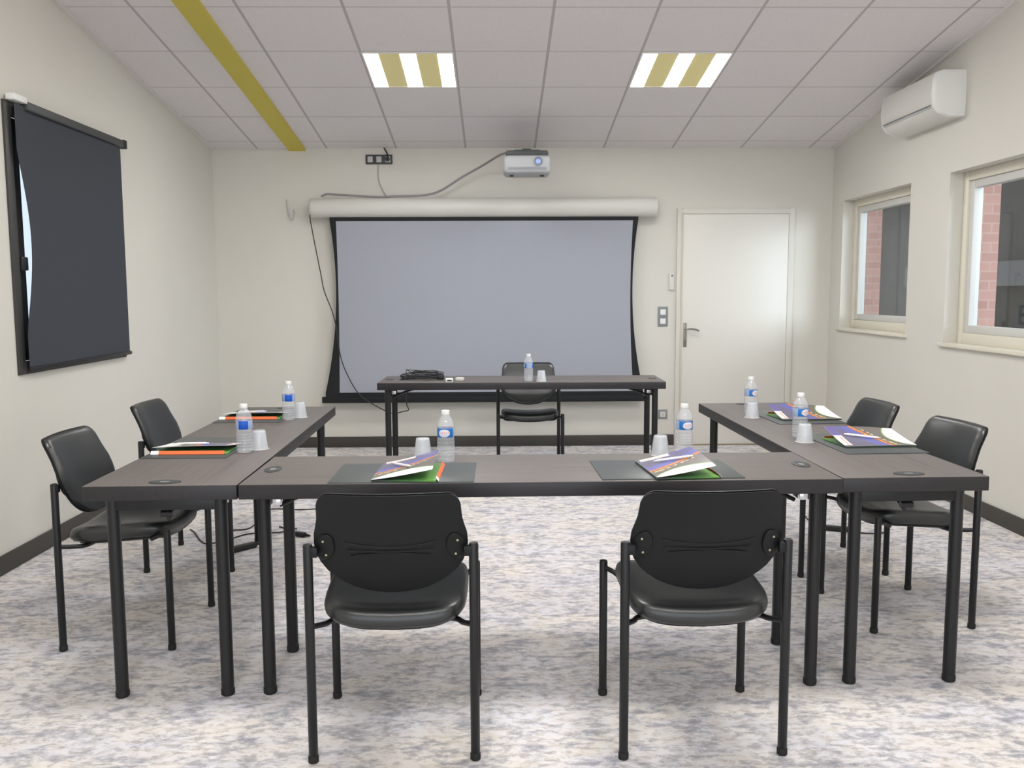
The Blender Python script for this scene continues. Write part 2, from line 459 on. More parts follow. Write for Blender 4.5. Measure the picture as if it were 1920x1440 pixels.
# what stands outside the right-hand windows
b = MB()
for (y0, y1, z0, z1) in (WS, WLg):
    b.box(XR+.2, XR+.34, y1, y1+.12, z0-.3, z1+.2)
struct('wall_outside_right', b, M_brick, smooth=False)
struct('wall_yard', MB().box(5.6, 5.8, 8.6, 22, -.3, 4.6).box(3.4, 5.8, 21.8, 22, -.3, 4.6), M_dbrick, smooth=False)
struct('trim_4', MB().box(5.35, 5.6, 8.6, 11.6, 1.42, 1.68), M_concrete, smooth=False)
b = MB(); rs = random.Random(5)
for k in range(26):
    c = Vector((rs.uniform(-.16, .16), rs.uniform(-.3, .3), rs.uniform(.1, 1.55))); r_ = rs.uniform(.09, .17)
    q = bmesh.ops.create_icosphere(b.bm, subdivisions=2, radius=r_)['verts']
    for v_ in q: v_.co = v_.co*(1+.35*mnoise.noise(v_.co*14+c*3))+c
tag(b.build('shrub', M_leaf, loc=(5.15, 10.1, -.3)), 'yellow-green shrub outside the large right window, against the dark wall', 'plant')
struct('trim_5', MB().box(XR+.2, 30, -12, 26, -.5, -.3), M_yard, smooth=False)

# ------------------------------------------------------------------ roller blind
t = thing('roller_blind', 'charcoal roller blind pulled down over the dark framed window in the left wall', 'blind', (XL, 0, 0))
MB().box(.016, .058, 4.70, 5.885, 2.315, 2.362, .008).build('cassette', M_darkgrey, t)
MB().box(.016, .060, 5.885, 5.93, 2.312, 2.366, .004).build('end_bracket', M_black, t)
MB().box(.014, .060, 4.575, 4.70, 2.345, 2.378, .004).build('end_bracket', M_white, t)
def bl(u, v_, o):
    z_ = 1.0+v_*1.335
    bow = .09*max(0, math.sin(PI*min(1, max(0, (z_-1.18)/.93))))**1.1      # near edge hangs bowed, leaving a slit
    y_ = 4.612+bow*(1-u)+u*1.258
    return Vector((.036+o+.004*math.sin(u*PI*2)*(1-v_), y_, z_))
MB().sheet(16, 24, lambda u, v_: bl(u, v_, .0012), lambda u, v_: bl(u, v_, 0)).build('blind_fabric', M_blind, t)
MB().box(.028, .046, 4.612, 5.885, .982, 1.004, .004).build('bottom_bar', M_black, t)

# ------------------------------------------------------------------ tables
TW, TL, TT = .505, 2.02, .05
def make_table():
    t = thing('folding_table', '', 'table', group='dark wood laminate training tables')
    b = MB(); b.box(-TL/2, TL/2, -TW/2, TW/2, .75-TT, .75, .003, seg=2)
    for f in b.bm.faces:
        c = f.calc_center_median()
        f.material_index = 0 if (f.normal.z > .9 or c.z > .7495) else 1
    b.build('tabletop', [M_lam, M_edge], t, angle=60)
    ia, ib, r = .065, .073, .0215
    for sx in (-1, 1):
        for sy in (-1, 1):
            x_, y_ = sx*(TL/2-ia), sy*(TW/2-ib)
            lg = MB().cyl((x_, y_, .012), (x_, y_, .695), r, 20).build('leg', M_framek, t)
            MB().lathe([(r*.9, 0), (r+.0015, .004), (r+.0015, .022), (r, .024)], 20, (x_, y_, 0)).build('foot_cap', M_rubber, lg)
        x_ = sx*(TL/2-ia)
        MB().box(x_-.015, x_+.015, -TW/2+ib, TW/2-ib, .655, .698, .003).build('crossbar', M_framek, t)
        MB().box(x_-sx*.20-.03, x_-sx*.20+.03, -.03, .03, .690, .6995, .002).tube([(x_-sx*.01, 0, .62), (x_-sx*.09, 0, .655), (x_-sx*.20, 0, .69)], .008, 8).cyl((x_, -.02, .64), (x_, .02, .64), .012).build('folding_brace', M_framek, t)
        MB().box(x_-sx*.045-.014, x_-sx*.045+.014, -TW/2+ib-.012, -TW/2+ib+.012, .664, .688, .003).build('lock_button', M_chrome, t)
        # cable grommet, oval lying across the table end
        gx = sx*(TL/2-.055)
        M_ = Matrix.Translation((gx, 0, .75))@Matrix.Diagonal((.55, 1, 1, 1))
        g = MB().lathe([(.054, 0), (.054, .0022), (.050, .003), (.020, .003), (.018, .0012)], 40, M=M_).build('cable_grommet', M_darkgrey, t)
        M_ = Matrix.Translation((gx, 0, .7514))@Matrix.Diagonal((.8, 1, 1, 1))
        MB().lathe([(.0175, 0), (.0165, .0008)], 24, M=M_).build('grommet_light_spot', M_grey, g)  # lighter disc stands in for light showing through the grommet hole
    return t
def tpose(x, y, r, a, b_): p = rot2(r, a, b_); return (x+p[0], y+p[1], 0)
tb = make_table()
tb['label'] = 'long dark table across the front of the U, behind the two nearest chairs'
tb.location = tpose(-.8575, 2.890, .0099, TL/2, TW/2); tb.rotation_euler.z = .0099
T_F = tb
T_L = dup(tb, tpose(-1.3675, 2.882, .0190, TW/2, TL/2), .0190+PI/2, 'long dark table forming the left arm of the U, beside the blind wall')
T_R = dup(tb, tpose(1.1665, 2.925, .0150, TW/2, TL/2), .0150+PI/2, 'long dark table forming the right arm of the U, towards the windows')
T_B = dup(tb, tpose(-.8392, 6.169, -.0150, TL/2, TW/2), -.0150, 'long dark presenter table standing alone in front of the projection screen')

# ------------------------------------------------------------------ chairs
def interp(tab, z):
    for (a, fa), (b_, fb) in zip(tab, tab[1:]):
        if a <= z <= b_:
            k = (z-a)/(b_-a); return fa+(fb-fa)*k
    return tab[0][1] if z < tab[0][0] else tab[-1][1]
HW = [(.500, .012), (.503, .045), (.508, .075), (.518, .108), (.532, .138), (.550, .165), (.572, .189), (.600, .208), (.63, .2195), (.66, .2225), (.69, .2205),
      (.715, .2135), (.74, .2075), (.765, .2055), (.785, .204), (.800, .199), (.810, .191), (.8165, .181), (.820, .168)]
YC = [(.50, -.168), (.54, -.186), (.58, -.205), (.62, -.221), (.66, -.236), (.70, -.25), (.74, -.266), (.78, -.284), (.82, -.305)]
ZS = [z for z, _ in HW]
def backpt(u, z, off):
    w_ = interp(HW, z); x_ = (u*2-1)*w_
    return Vector((x_, interp(YC, z)+.036*(x_/.22)**2+off, z))
def make_chair():
    t = thing('conference_chair', '', 'chair', group='black vinyl conference chairs')
    NZ = len(ZS)-1
    def zv(v_): return ZS[int(round(v_*NZ))]
    # back shell
    b = MB()
    b.sheet(20, NZ, lambda u, v_: backpt(u, zv(v_), .008), lambda u, v_: backpt(u, zv(v_), 0))
    for dz, bow, hw in ((.668, .014, .135), (.643, .002, .125), (.624, -.012, .115)):
        pts = []
        for k in range(13):
            q = k/6-1; x_ = q*hw; z_ = dz-bow*(1-q*q); w_ = interp(HW, z_)
            pts.append(backpt(.5+x_/w_/2, z_, -.001))
        b.tube(pts, .0036, 6, 2)
    sh = b.build('back_shell', M_shell, t, angle=50)
    # front pad
    def pad(u, v_, front):
        z = zv(v_); k = max(0, 1-abs(u*2-1)**5)*max(0, 1-abs(v_*2-1)**6)
        zz = .66+(z-.66)*(1.022 if z > .66 else .985)
        w0 = interp(HW, z)*.985; x_ = (u*2-1)*w0
        p = Vector((x_, interp(YC, z)+.036*(x_/.22)**2, zz))
        p.y += .0085+(.006+.022*k**.6 if front else 0)
        return p
    MB().sheet(24, NZ, lambda u, v_: pad(u, v_, True), lambda u, v_: pad(u, v_, False)).build('backrest', M_vinyl, t, angle=60)
    # seat: super-ellipse outline, domed, saddle shaped
    def outline(a, k):
        c, s_ = math.cos(a), math.sin(a); e = 2/4.6
        x_ = .218*math.copysign(abs(c)**e, c); y_ = .208*math.copysign(abs(s_)**e, s_)
        if y_ < 0: x_ *= 1-.02*(-y_/.208)
        return x_*k, y_*k-.005
    def sz(x_, y_, base):
        return base+.006+.020*(x_/.21)**2+.032*(y_/.21)*.5-.018*max(0, (y_-.12)/.09)**2
    prof = [(.02, .402), (.6, .402), (.86, .404), (.95, .41), (.99, .422), (1.0, .436), (.985, .45), (.95, .459), (.88, .464), (.75, .466), (.5, .463), (.25, .460), (.02, .459)]
    rings = []
    for k, zz in prof:
        rings.append([Vector((*outline(2*PI*i/64, k), sz(*outline(2*PI*i/64, k), zz))) for i in range(64)])
    b = MB(); b.loft(rings); b.build('seat', M_vinyl, t, angle=70)
    rings = []
    for k, zz in [(.3, .394), (.78, .394), (.86, .398), (.86, .406)]:
        rings.append([Vector((*outline(2*PI*i/48, k), sz(*outline(2*PI*i/48, k), zz))) for i in range(48)])
    b = MB(); b.loft(rings); b.build('seat_pan', M_shell, t)
    # legs
    for sx in (-1, 1):
        for y_, top in ((-.21, .660), (.21, .476)):
            x_ = sx*.239
            lg = MB().lathe([(.0128, .008), (.0138, .010), (.0138, top-.006), (.0125, top-.001), (.010, top)], 18, (x_, y_, 0)).build('leg', M_framek, t)
            MB().lathe([(.0125, 0), (.0155, .003), (.0155, .02), (.014, .022)], 18, (x_, y_, 0)).build('foot_cap', M_rubber, lg)
    # cross tubes under the seat
    for y_, zl, zm in ((-.205, .412, .402), (.205, .452, .422)):
        yi = y_*.6
        MB().tube([(-.236, y_, zl), (-.205, (y_+yi)/2, zl-.008), (-.165, yi, zm), (0, yi, zm-.002), (.165, yi, zm), (.205, (y_+yi)/2, zl-.008), (.236, y_, zl)], .0085, 10, 5).build('crossbar', M_framek, t)
    # side brackets that hold the back
    for sx in (-1, 1):
        cx, cz = sx*.190, .648; c = backpt(.5+cx/interp(HW, cz)/2, cz, -.001)
        b = MB(); rings = []
        for k, dy in ((1, .004), (1, -.003), (.94, -.006), (.6, -.0075), (.05, -.008)):
            ring = []
            for i in range(28):
                a_ = 2*PI*i/28; x_ = cx+k*.029*math.cos(a_)-sx*.006*k*math.sin(a_); z_ = cz+k*.044*math.sin(a_)
                ring.append(Vector((x_, interp(YC, z_)+.036*(x_/.22)**2+dy, z_)))
            rings.append(ring)
        b.loft(rings)
        b.box(min(sx*.21, sx*.236), max(sx*.21, sx*.236), -.222, -.200, .622, .652, .004)
        br = b.build('bracket', M_shell, t)
        for dx, dz in ((.003, .022), (-.003, -.022)):
            p = backpt(.5+(c.x+sx*dx)/interp(HW, c.z+dz)/2, c.z+dz, -.0068)
            MB().cyl(p, p+Vector((0, -.003, 0)), .0034, 10).build('screw', M_brass, br)
    return t
ch = make_chair()
ch['label'] = 'black chair seen from behind in the foreground, left of the two'
ch.location = (-.312, 2.712, 0); ch.rotation_euler.z = R(.6)
dup(ch, (.6015, 2.714, 0), R(1.6), 'black chair seen from behind in the foreground, right of the two')
dup(ch, (-1.481, 3.588, 0), -PI/2, 'black chair on the left side of the U, nearest the camera')
dup(ch, (-1.536, 4.556, 0), -PI/2, 'black chair on the left side of the U, farther from the camera')
dup(ch, (1.708, 3.697, 0), PI/2+R(5), 'black chair on the right side of the U, nearest the camera')
dup(ch, (1.665, 4.396, 0), PI/2+R(2.3), 'black chair on the right side of the U, farther from the camera')
dup(ch, (.246, 6.722, 0), PI, 'black presenter chair facing us behind the lone table, in front of the screen')

# ------------------------------------------------------------------ deskpads, booklets, pens
def make_pad():
    b = MB(); b.box(-.243, .243, -.165, .165, 0, .003, .001)
    return tag(b.build('desk_pad', M_pad), '', 'desk pad', 'dark desk pads on the tables')
def make_booklet(lf=.043):
    t = thing('booklet', '', 'booklet', group='training booklets on the desk pads')
    w_, h_ = .222, .295
    MB().box(-w_/2, w_/2-.006, -h_/2, h_/2, 0, .006, .0008).build('pages', M_green, t)
    def tab(ya, yb_):
        def f(u, v_, o): return Vector((w_/2+.002-.009*u+o, ya+(yb_-ya)*v_, .0010+.0125*u**.8+o))
        return MB().sheet(3, 2, lambda u, v_: f(u, v_, .0006), lambda u, v_: f(u, v_, 0))
    tab(-h_/2+.03, h_/2-.01).build('tab', M_orange, t)
    tab(-h_/2-.001, -h_/2+.0295).build('tab_end', M_paper, t)
    def cov(u, v_, o):
        lift = lf*(u**1.25)*(.80+.30*v_)*(1+.12*math.sin(v_*PI))
        x_ = -w_/2+u*(w_-.014)-.004*u*u
        return Vector((x_, -h_/2+v_*h_, .0080+lift+o))
    MB().sheet(18, 14, lambda u, v_: cov(u, v_, .0007), lambda u, v_: cov(u, v_, 0), uv=True, mi_top=0, mi_bot=1).build('cover', [M_cover, M_paper], t, angle=70)
    return t
def make_pen():
    t = thing('pen', '', 'pen', group='white ballpoint pens')
    MB().lathe([(.0008, -.072), (.0022, -.066), (.0042, -.055), (.0046, -.02), (.0046, .055), (.0034, .060), (.0026, .070), (.0005, .071)], 14, M=Matrix.Rotation(PI/2, 4, 'Y')).build('barrel', M_pen, t)
    MB().box(.015, .056, -.0016, .0016, .0046, .0062, .0006).build('clip', M_penk, t)
    return t
ZT = .7502
pads = [
 ((-.322, 3.065), 0, 'dark desk pad at the left front seat, under the booklet and bottle'),
 ((.590, 3.090), R(1.5), 'dark desk pad at the right front seat, its left half bare'),
 ((-1.205, 3.610), -PI/2, 'dark desk pad on the left table at the near seat, below the booklet'),
 ((-1.225, 4.545), -PI/2, 'dark desk pad on the left table at the far seat, beside the farthest left bottle'),
 ((1.505, 3.600), PI/2+R(2), 'dark desk pad on the right table at the near seat'),
 ((1.490, 4.375), PI/2+R(2), 'dark desk pad on the right table at the far seat, near the small window'),
]
p0 = make_pad()
for i, (xy, rz, lab) in enumerate(pads):
    o = p0 if i == 0 else dup(p0, (0, 0, 0), 0, lab)
    o['label'] = lab; o.location = (*xy, ZT); o.rotation_euler.z = rz
ZP = ZT+.0032
books = [
 ((-.307, 3.047), R(-1), 'open covered booklet lying on the left front seat pad, orange tab at its right edge'),
 ((.629, 3.060), R(5), 'booklet lying on the right front seat pad, curled white cover corner to the right'),
 ((-1.205, 3.545), -PI/2, 'booklet on the left table near seat, orange edge facing the camera'),
 ((-1.235, 4.500), -PI/2, 'booklet on the left table far seat, white curled corner beyond the near bottle'),
 ((1.530, 3.590), PI/2+R(4), 'booklet on the right table near seat, white corner pointing at the near chair'),
 ((1.520, 4.340), PI/2+R(4), 'booklet on the right table far seat, white corner pointing at the far chair'),
]
b0 = make_booklet(); b1 = make_booklet(.021)
LIFT = [.043, .043, .021, .021, .043, .043]
for i, (xy, rz, lab) in enumerate(books):
    o = b0 if i == 0 else b1 if i == 2 else dup(b1 if i == 3 else b0, (0, 0, 0), 0, lab)
    o['label'] = lab; o.location = (*xy, ZP); o.rotation_euler.z = rz
def cover_z(u, v_, lf=.043): return ZP+.0087+lf*(u**1.25)*(.80+.30*v_)*(1+.12*math.sin(v_*PI))
def pen_on(i, u, v_, ang, lab, src=None):
    (bx, by), rz, _ = books[i]
    w_, h_ = .222, .295
    p = rot2(rz, -w_/2+u*(w_-.014)-.004*u*u, -h_/2+v_*h_)
    e = .06
    lf = LIFT[i]
    zA = cover_z(min(1, max(0, u+e*math.cos(ang)/w_)), v_+e*math.sin(ang)/h_, lf); zB = cover_z(max(0, u-e*math.cos(ang)/w_), v_-e*math.sin(ang)/h_, lf)
    zc = max((zA+zB)/2, cover_z(u, v_, lf))
    o = make_pen() if src is None else dup(src, (0, 0, 0), 0, lab)
    o['label'] = lab; o.location = (bx+p[0], by+p[1], zc+.0068)
    o.rotation_euler = (0, -math.atan2(zA-zB, 2*e), rz+ang)
    return o
pen0 = pen_on(0, .40, .50, R(-58), 'white pen lying across the booklet at the left front seat')
pen_on(1, .52, .60, R(-24), 'white pen lying on the booklet at the right front seat', pen0)
pen_on(2, .55, .42, R(85), 'white pen on the booklet at the left table near seat', pen0)
pen_on(3, .55, .46, R(92), 'white pen on the booklet at the left table far seat', pen0)
pen_on(4, .45, .62, R(70), 'white pen on the booklet at the right table near seat', pen0)

# ------------------------------------------------------------------ bottles and cups
def make_bottle():
    t = thing('water_bottle', '', 'bottle', group='small water bottles on the tables')
    prof = [(.020, .0), (.028, .001), (.0318, .006), (.0325, .014)]
    z = .018
    while z < .086:
        prof += [(.0325, z), (.0306, z+.003), (.0325, z+.006)]; z += .0115
    prof += [(.0310, .0905), (.0318, .095), (.0318, .130), (.0326, .134), (.0318, .140), (.0285, .152), (.0225, .164), (.0160, .173), (.0130, .178), (.0125, .181)]
    MB().lathe(prof, 32).build('bottle_body', M_pet, t, angle=70)
    wp = [(.0195, .002), (.0300, .007), (.0300, .13), (.030, .138), (.026, .150)]
    MB().lathe([(.0322, .0960), (.0324, .0965), (.0324, .1285), (.0322, .129)], 32, cap=False).build('label_band', M_label, t)
    MB().lathe([(.0135, .1792), (.0152, .180), (.0152, .192), (.0145, .194), (.003, .1945)], 24).build('cap', M_white, t)
    MB().lathe([(.0142, .1765), (.0150, .177), (.0150, .1786), (.0142, .179)], 24).build('neck_ring', M_white, t)
    return t
bot = [
 ((-.192, 3.262), R(-8), 'water bottle at the left front seat, standing on the desk pad edge'),
 ((.728, 3.405), R(18), 'water bottle at the right front seat, behind the curled booklet'),
 ((-1.003, 3.492), R(190), 'water bottle on the left table nearest the camera, blue square on its label'),
 ((-1.036, 4.390), R(192), 'water bottle on the left table farthest from the camera'),
 ((1.301, 3.750), R(30), 'water bottle on the right table nearest the camera, behind a cup'),
 ((1.297, 4.480), R(35), 'water bottle on the right table farthest from the camera, behind a cup'),
 ((.222, 6.225), R(-95), 'water bottle on the presenter table in front of the chair'),
]
w0 = make_bottle()
for i, (xy, rz, lab) in enumerate(bot):
    o = w0 if i == 0 else dup(w0, (0, 0, 0), 0, lab)
    o['label'] = lab; o.location = (*xy, ZT+(.0 if i else .0)); o.rotation_euler.z = rz
def make_cup():
    t = thing('plastic_cup', '', 'cup', group='clear plastic cups turned upside down')
    outer = [(.0365, .0), (.0368, .002), (.0352, .004), (.0332, .020), (.0330, .022), (.0318, .030), (.0265, .070), (.0250, .0765), (.022, .078), (.004, .0765)]
    inner = [(.004, .0750), (.0215, .0765), (.0240, .0750), (.0256, .070), (.0309, .030), (.0324, .020), (.0343, .004), (.0355, .0)]
    b = MB(); b.lathe(outer+inner, 32, cap=False); b.build('cup_wall', M_cup, t, angle=60)
    MB().lathe([(.0367, 0.0004), (.0379, .0010), (.0379, .0024), (.0369, .0030)], 32, cap=False).build('rim', M_white, t)
    return t
cups = [
 ((-.285, 3.345), 'upturned clear cup at the left front seat, left of the bottle'),
 ((.628, 3.365), 'upturned clear cup at the right front seat, left of the bottle'),
 ((-.965, 3.565), 'upturned clear cup on the left table, half hidden behind the near bottle'),
 ((-1.002, 4.480), 'upturned clear cup on the left table, half hidden behind the far bottle'),
 ((1.284, 3.640), 'upturned clear cup on the right table in front of the near bottle'),
 ((1.271, 4.360), 'upturned clear cup on the right table in front of the far bottle'),
 ((.312, 6.215), 'upturned clear cup on the presenter table, right of the bottle'),
]
c0 = make_cup()
for i, (xy, lab) in enumerate(cups):
    o = c0 if i == 0 else dup(c0, (0, 0, 0), 0, lab)
    o['label'] = lab; o.location = (*xy, ZT)

# ------------------------------------------------------------------ on the presenter table
t = thing('cable_bundle', 'black coiled cable bundle lying on the left half of the presenter table', 'cable', (-.535, 6.42, ZT))
pts = []
rs = random.Random(3)
for k in range(150):
    a = k*2*PI/15; L_ = .135+.025*math.sin(k*.21); W_ = .055+.02*math.cos(k*.33)
    cz = .008+.040*(k/150)+.016*math.sin(a+.4)*(k/150)+rs.uniform(-.004, .004)
    pts.append((L_*math.cos(a)+.01*math.sin(k*.17), W_*math.sin(a)+.012*math.sin(k*.29), max(.004, cz)))
MB().tube(pts, .0032, 6, 2).build('coil', M_cablek, t)
MB().tube([(-.02, .0, .03), (-.08, .03, .045), (-.118, .02, .066), (-.122, .0, .07), (-.122, -.01, .03), (-.11, -.02, .006)], .003, 6).tube([(-.118, .02, .068), (-.03, .02, .062), (.06, .0, .052), (.11, -.01, .048), (.118, -.03, .03)], .003, 6).tube([(-.10, .0, .05), (-.02, -.02, .03), (.07, .02, .05), (.12, .02, .02)], .003, 6).build('loose_loop', M_cablek, t)
MB().box(.105, .150, -.05, .03, 0, .034, .006).build('connector', M_black, t)
MB().tube([(-.10, -.05, .005), (-.15, -.07, .004), (-.165, -.04, .004), (-.14, .0, .005)], .003, 6).build('cable_tail', M_cablek, t)
t = thing('adapter', 'small white adapter with a dark port, right of the black cable bundle', 'adapter', (-.337, 6.215, ZT), R(6))
MB().box(-.026, .026, -.03, .03, 0, .026, .005).build('body', M_white, t)
MB().box(-.016, .016, -.0312, -.029, .008, .018, .001).build('port', M_black, t)
tag(MB().box(-.03, .03, -.028, .028, 0, .024, .007).build('adapter', M_offwhite, loc=(-.265, 6.30, ZT)), 'plain off-white adapter block, right of the white adapter with a dark port', 'adapter').rotation_euler.z = R(-8)

# ------------------------------------------------------------------ projection screen
YS = 7.745
t = thing('projection_screen', 'pull-down grey projection screen with black borders in a white casing', 'screen', (0, YS, 0))
Mx = Matrix.Rotation(PI/2, 4, 'Y')
b = MB(); b.lathe([(.060, -1.60), (.078, -1.59), (.083, -1.575), (.083, 1.375), (.078, 1.39), (.060, 1.40)], 32, (0, .02, 2.103), Mx); b.build('casing', M_offwhite, t, angle=50)
for s_ in (-1.45, 1.25): MB().box(s_-.03, s_+.03, .06, .12, 2.06, 2.19, .003).build('wall_bracket', M_offwhite, t)
def lerp3(a, m_, c, q):  # quadratic through top, mid, bottom
    return a*(1-q)*(1-2*q)+4*m_*q*(1-q)+c*q*(2*q-1)
def inL(q): return lerp3(-1.377, -1.372, -1.380, q)
def inR(q): return lerp3(1.183, 1.168, 1.200, q)
def outL(q): return lerp3(-1.431, -1.396, -1.503, q)
def outR(q): return lerp3(1.228, 1.188, 1.288, q)
zt, zb_ = 1.990, .506
def zz(q): return zt+(zb_-zt)*q
def ys(u, q): return .010*math.sin(q*PI)
MB().sheet(8, 16, lambda u, q: Vector((inL(q)+(inR(q)-inL(q))*u, ys(u, q), zz(q))), lambda u, q: Vector((inL(q)+(inR(q)-inL(q))*u, ys(u, q)+.001, zz(q)))).build('screen_fabric', M_screen, t)
MB().sheet(1, 16, lambda u, q: Vector((outL(q)+(inL(q)-outL(q))*u, ys(u, q), zz(q))), lambda u, q: Vector((outL(q)+(inL(q)-outL(q))*u, ys(u, q)+.001, zz(q)))).build('side_border', M_border, t)
MB().sheet(1, 16, lambda u, q: Vector((inR(q)+(outR(q)-inR(q))*u, ys(u, q), zz(q))), lambda u, q: Vector((inR(q)+(outR(q)-inR(q))*u, ys(u, q)+.001, zz(q)))).build('side_border', M_border, t)
MB().box(-1.432, 1.229, -.001, .002, 1.990, 2.035).build('top_border', M_border, t)
MB().box(-1.503, 1.288, -.001, .002, .45, .506).build('bottom_border', M_border, t)
MB().box(-1.535, 1.300, -.014, .014, .415, .470, .008).build('bottom_bar', M_border, t)

# cables and fittings of the back wall
def cable(name, pts, r, m_, label, cat='cable', group=None):
    p0 = Vector(pts[0]); b = MB(); b.tube([Vector(p)-p0 for p in pts], r, 8)
    return tag(b.build(name, m_, loc=p0), label, cat, group)
cable('screen_cord', [(-1.588, 7.70, 2.04), (-1.585, 7.69, 2.0), (-1.553, 7.69, 1.80), (-1.510, 7.69, 1.555), (-1.482, 7.69, 1.395), (-1.424, 7.69, 1.235), (-1.388, 7.69, 1.09), (-1.357, 7.69, .84), (-1.305, 7.69, .68), (-1.208, 7.69, .505), (-1.08, 7.68, .41), (-.92, 7.66, .335), (-.80, 7.55, .365), (-.735, 7.30, .41), (-.72, 7.0, .50), (-.70, 6.76, .66), (-.69, 6.72, .73), (-.685, 6.67, .7565), (-.66, 6.55, .7555)], .0045, M_cablek, 'thin dark cord drooping from the screen casing down to the presenter table')
cable('projector_cable', [(.085, 7.33, 2.50), (.02, 7.50, 2.50), (-.112, 7.70, 2.45), (-.28, 7.73, 2.362), (-.38, 7.75, 2.302), (-.48, 7.757, 2.245), (-.58, 7.758, 2.214), (-.71, 7.758, 2.203), (-.89, 7.758, 2.199), (-.955, 7.758, 2.195), (-1.09, 7.758, 2.198), (-1.23, 7.758, 2.207), (-1.36, 7.758, 2.215), (-1.45, 7.758, 2.220), (-1.50, 7.758, 2.200)], .0095, M_cableg, 'thick grey cable sagging from the projector to the left end of the screen casing')
t = thing('power_socket', 'triple grey wall socket plate high above the screen, just below the ceiling', 'socket', (-1.012, YB, 2.526))
MB().box(-.116, .116, -.012, 0, -.041, .041, .004).build('plate', M_darkgrey, t)
for x_ in (-.076, 0, .076): MB().box(x_-.022, x_+.022, -.015, -.012, -.025, .025, .002).build('insert', M_lightgrey, t)
MB().cyl((.076, -.015, 0), (.076, -.05, .0), .019, 16, bev=.003).tube([(.080, -.045, .005), (.082, -.05, .03), (.06, -.035, .075), (.045, -.01, .098)], .006, 8).build('plug', M_black, t)
cable('socket_cable', [(-1.018, 7.862, 2.485), (-1.022, 7.860, 2.40), (-1.012, 7.858, 2.33), (-.975, 7.845, 2.25), (-.94, 7.80, 2.20)], .005, M_cableb, 'thin pale cable dropping from the grey socket plate to the screen casing')
cable('wall_hook', [(-1.819, 7.862, 2.185), (-1.812, 7.858, 2.12), (-1.785, 7.835, 2.02), (-1.765, 7.83, 2.01), (-1.752, 7.845, 2.06), (-1.755, 7.85, 2.10)], .006, M_lightgrey, 'small grey hook on the back wall left of the screen casing', 'hook')
t = thing('light_switch', 'grey framed double wall switch left of the door handle', 'switch', (1.475, YB, 1.155))
MB().box(-.045, .045, -.010, 0, -.088, .088, .004).build('frame', M_grey, t)
for z_ in (-.04, .04): MB().box(-.024, .024, -.014, -.01, z_-.024, z_+.024, .002).build('rocker', M_white, t)
t = thing('thermostat', 'slim pale wall control beside the door, above the double switch', 'control', (1.545, YB+.002, 1.463))
MB().box(-.022, .022, -.022, 0, -.075, .075, .006).build('body', M_offwhite, t)
MB().cyl((.005, -.022, .052), (.005, -.026, .052), .011, 14).build('button', M_grey, t)
t = thing('wall_outlet', 'low grey framed wall outlet between the presenter table and the door', 'outlet', (1.485, YB, .28))
MB().box(-.042, .042, -.010, 0, -.042, .042, .004).build('frame', M_grey, t)
MB().box(-.024, .024, -.013, -.01, -.024, .024, .002).build('insert', M_offwhite, t)
MB().cyl((0, -.013, 0), (0, -.0145, 0), .014, 16).build('socket_hole', M_lightgrey, t)

# ------------------------------------------------------------------ projector on the ceiling
t = thing('projector', 'pale grey projector on a wall arm above the screen', 'projector', (.245, 7.16, 2.375))
b = MB(); b.box(-.185, .185, -.145, .145, -.080, .062, .034, seg=4); b.build('housing', mat('projector_housing_grey', srgb(168, 169, 172), .4), t)
MB().box(-.165, .165, -.125, .13, .055, .100, .014).build('top_cover', M_darkgrey, t)
MB().lathe([(.036, 0), (.036, .012), (.028, .014), (.022, .006)], 24, (.085, -.142, .012), Matrix.Rotation(PI/2, 4, 'X')).build('lens_ring', M_grey, t)
MB().lathe([(.024, 0), (.018, .006), (.002, .008)], 20, (.085, -.146, .012), Matrix.Rotation(PI/2, 4, 'X')).build('lens', mat('lens_glass', srgb(150, 170, 225), .05, spec=1), t)  # bluish highlight put into the lens base colour
for x_ in (-.12, .12): MB().cyl((x_, -.03, -.080), (x_, -.03, -.090), .016, 14).build('foot', M_darkgrey, t)
b = MB(); b.box(-.15, .15, -.147, -.143, -.05, -.03, .001); b.build('air_grille', M_grey, t)
b = MB(); b.box(-.10, .10, -.07, .09, .100, .112, .004).box(-.035, .035, .02, .70, .108, .135, .004).box(-.09, .09, .693, .707, .03, .21, .003); b.build('wall_mount', M_darkgrey, t)

# ------------------------------------------------------------------ air conditioner on right wall
t = thing('air_conditioner', 'white wall-mounted air conditioner high on the right wall, close under the ceiling', 'air conditioner', (XR+.002, 6.08, 2.47))
b = MB(); sec = []
prof = [(0, .0), (-.10, .0), (-.165, .03), (-.195, .07), (-.205, .14), (-.200, .24), (-.185, .275), (-.15, .29), (0, .29)]
for y_ in (-.36, .36): sec.append([Vector((x_, y_, z_)) for x_, z_ in prof])
b.loft(sec); b.build('body', M_offwhite, t, angle=30)
for s_ in (-1, 1):
    b = MB(); rings = []
    for y_, k in ((s_*.36, 1.0), (s_*.378, 1.0), (s_*.392, .97), (s_*.398, .9)):
        rings.append([Vector((x_*k, y_, .145+(z_-.145)*k)) for x_, z_ in prof])
    b.loft(rings); b.build('end_cover', M_white, t, angle=40)
MB().box(-.196, -.10, -.345, .345, -.004, .004, .002, M=Matrix.Translation((0, 0, .028))@Matrix.Rotation(R(26), 4, 'Y')@Matrix.Translation((.0, 0, -.05))).build('louvre', M_lightgrey, t)
MB().box(-.2045, -.19, -.35, .35, .074, .078).build('panel_seam', M_grey, t)

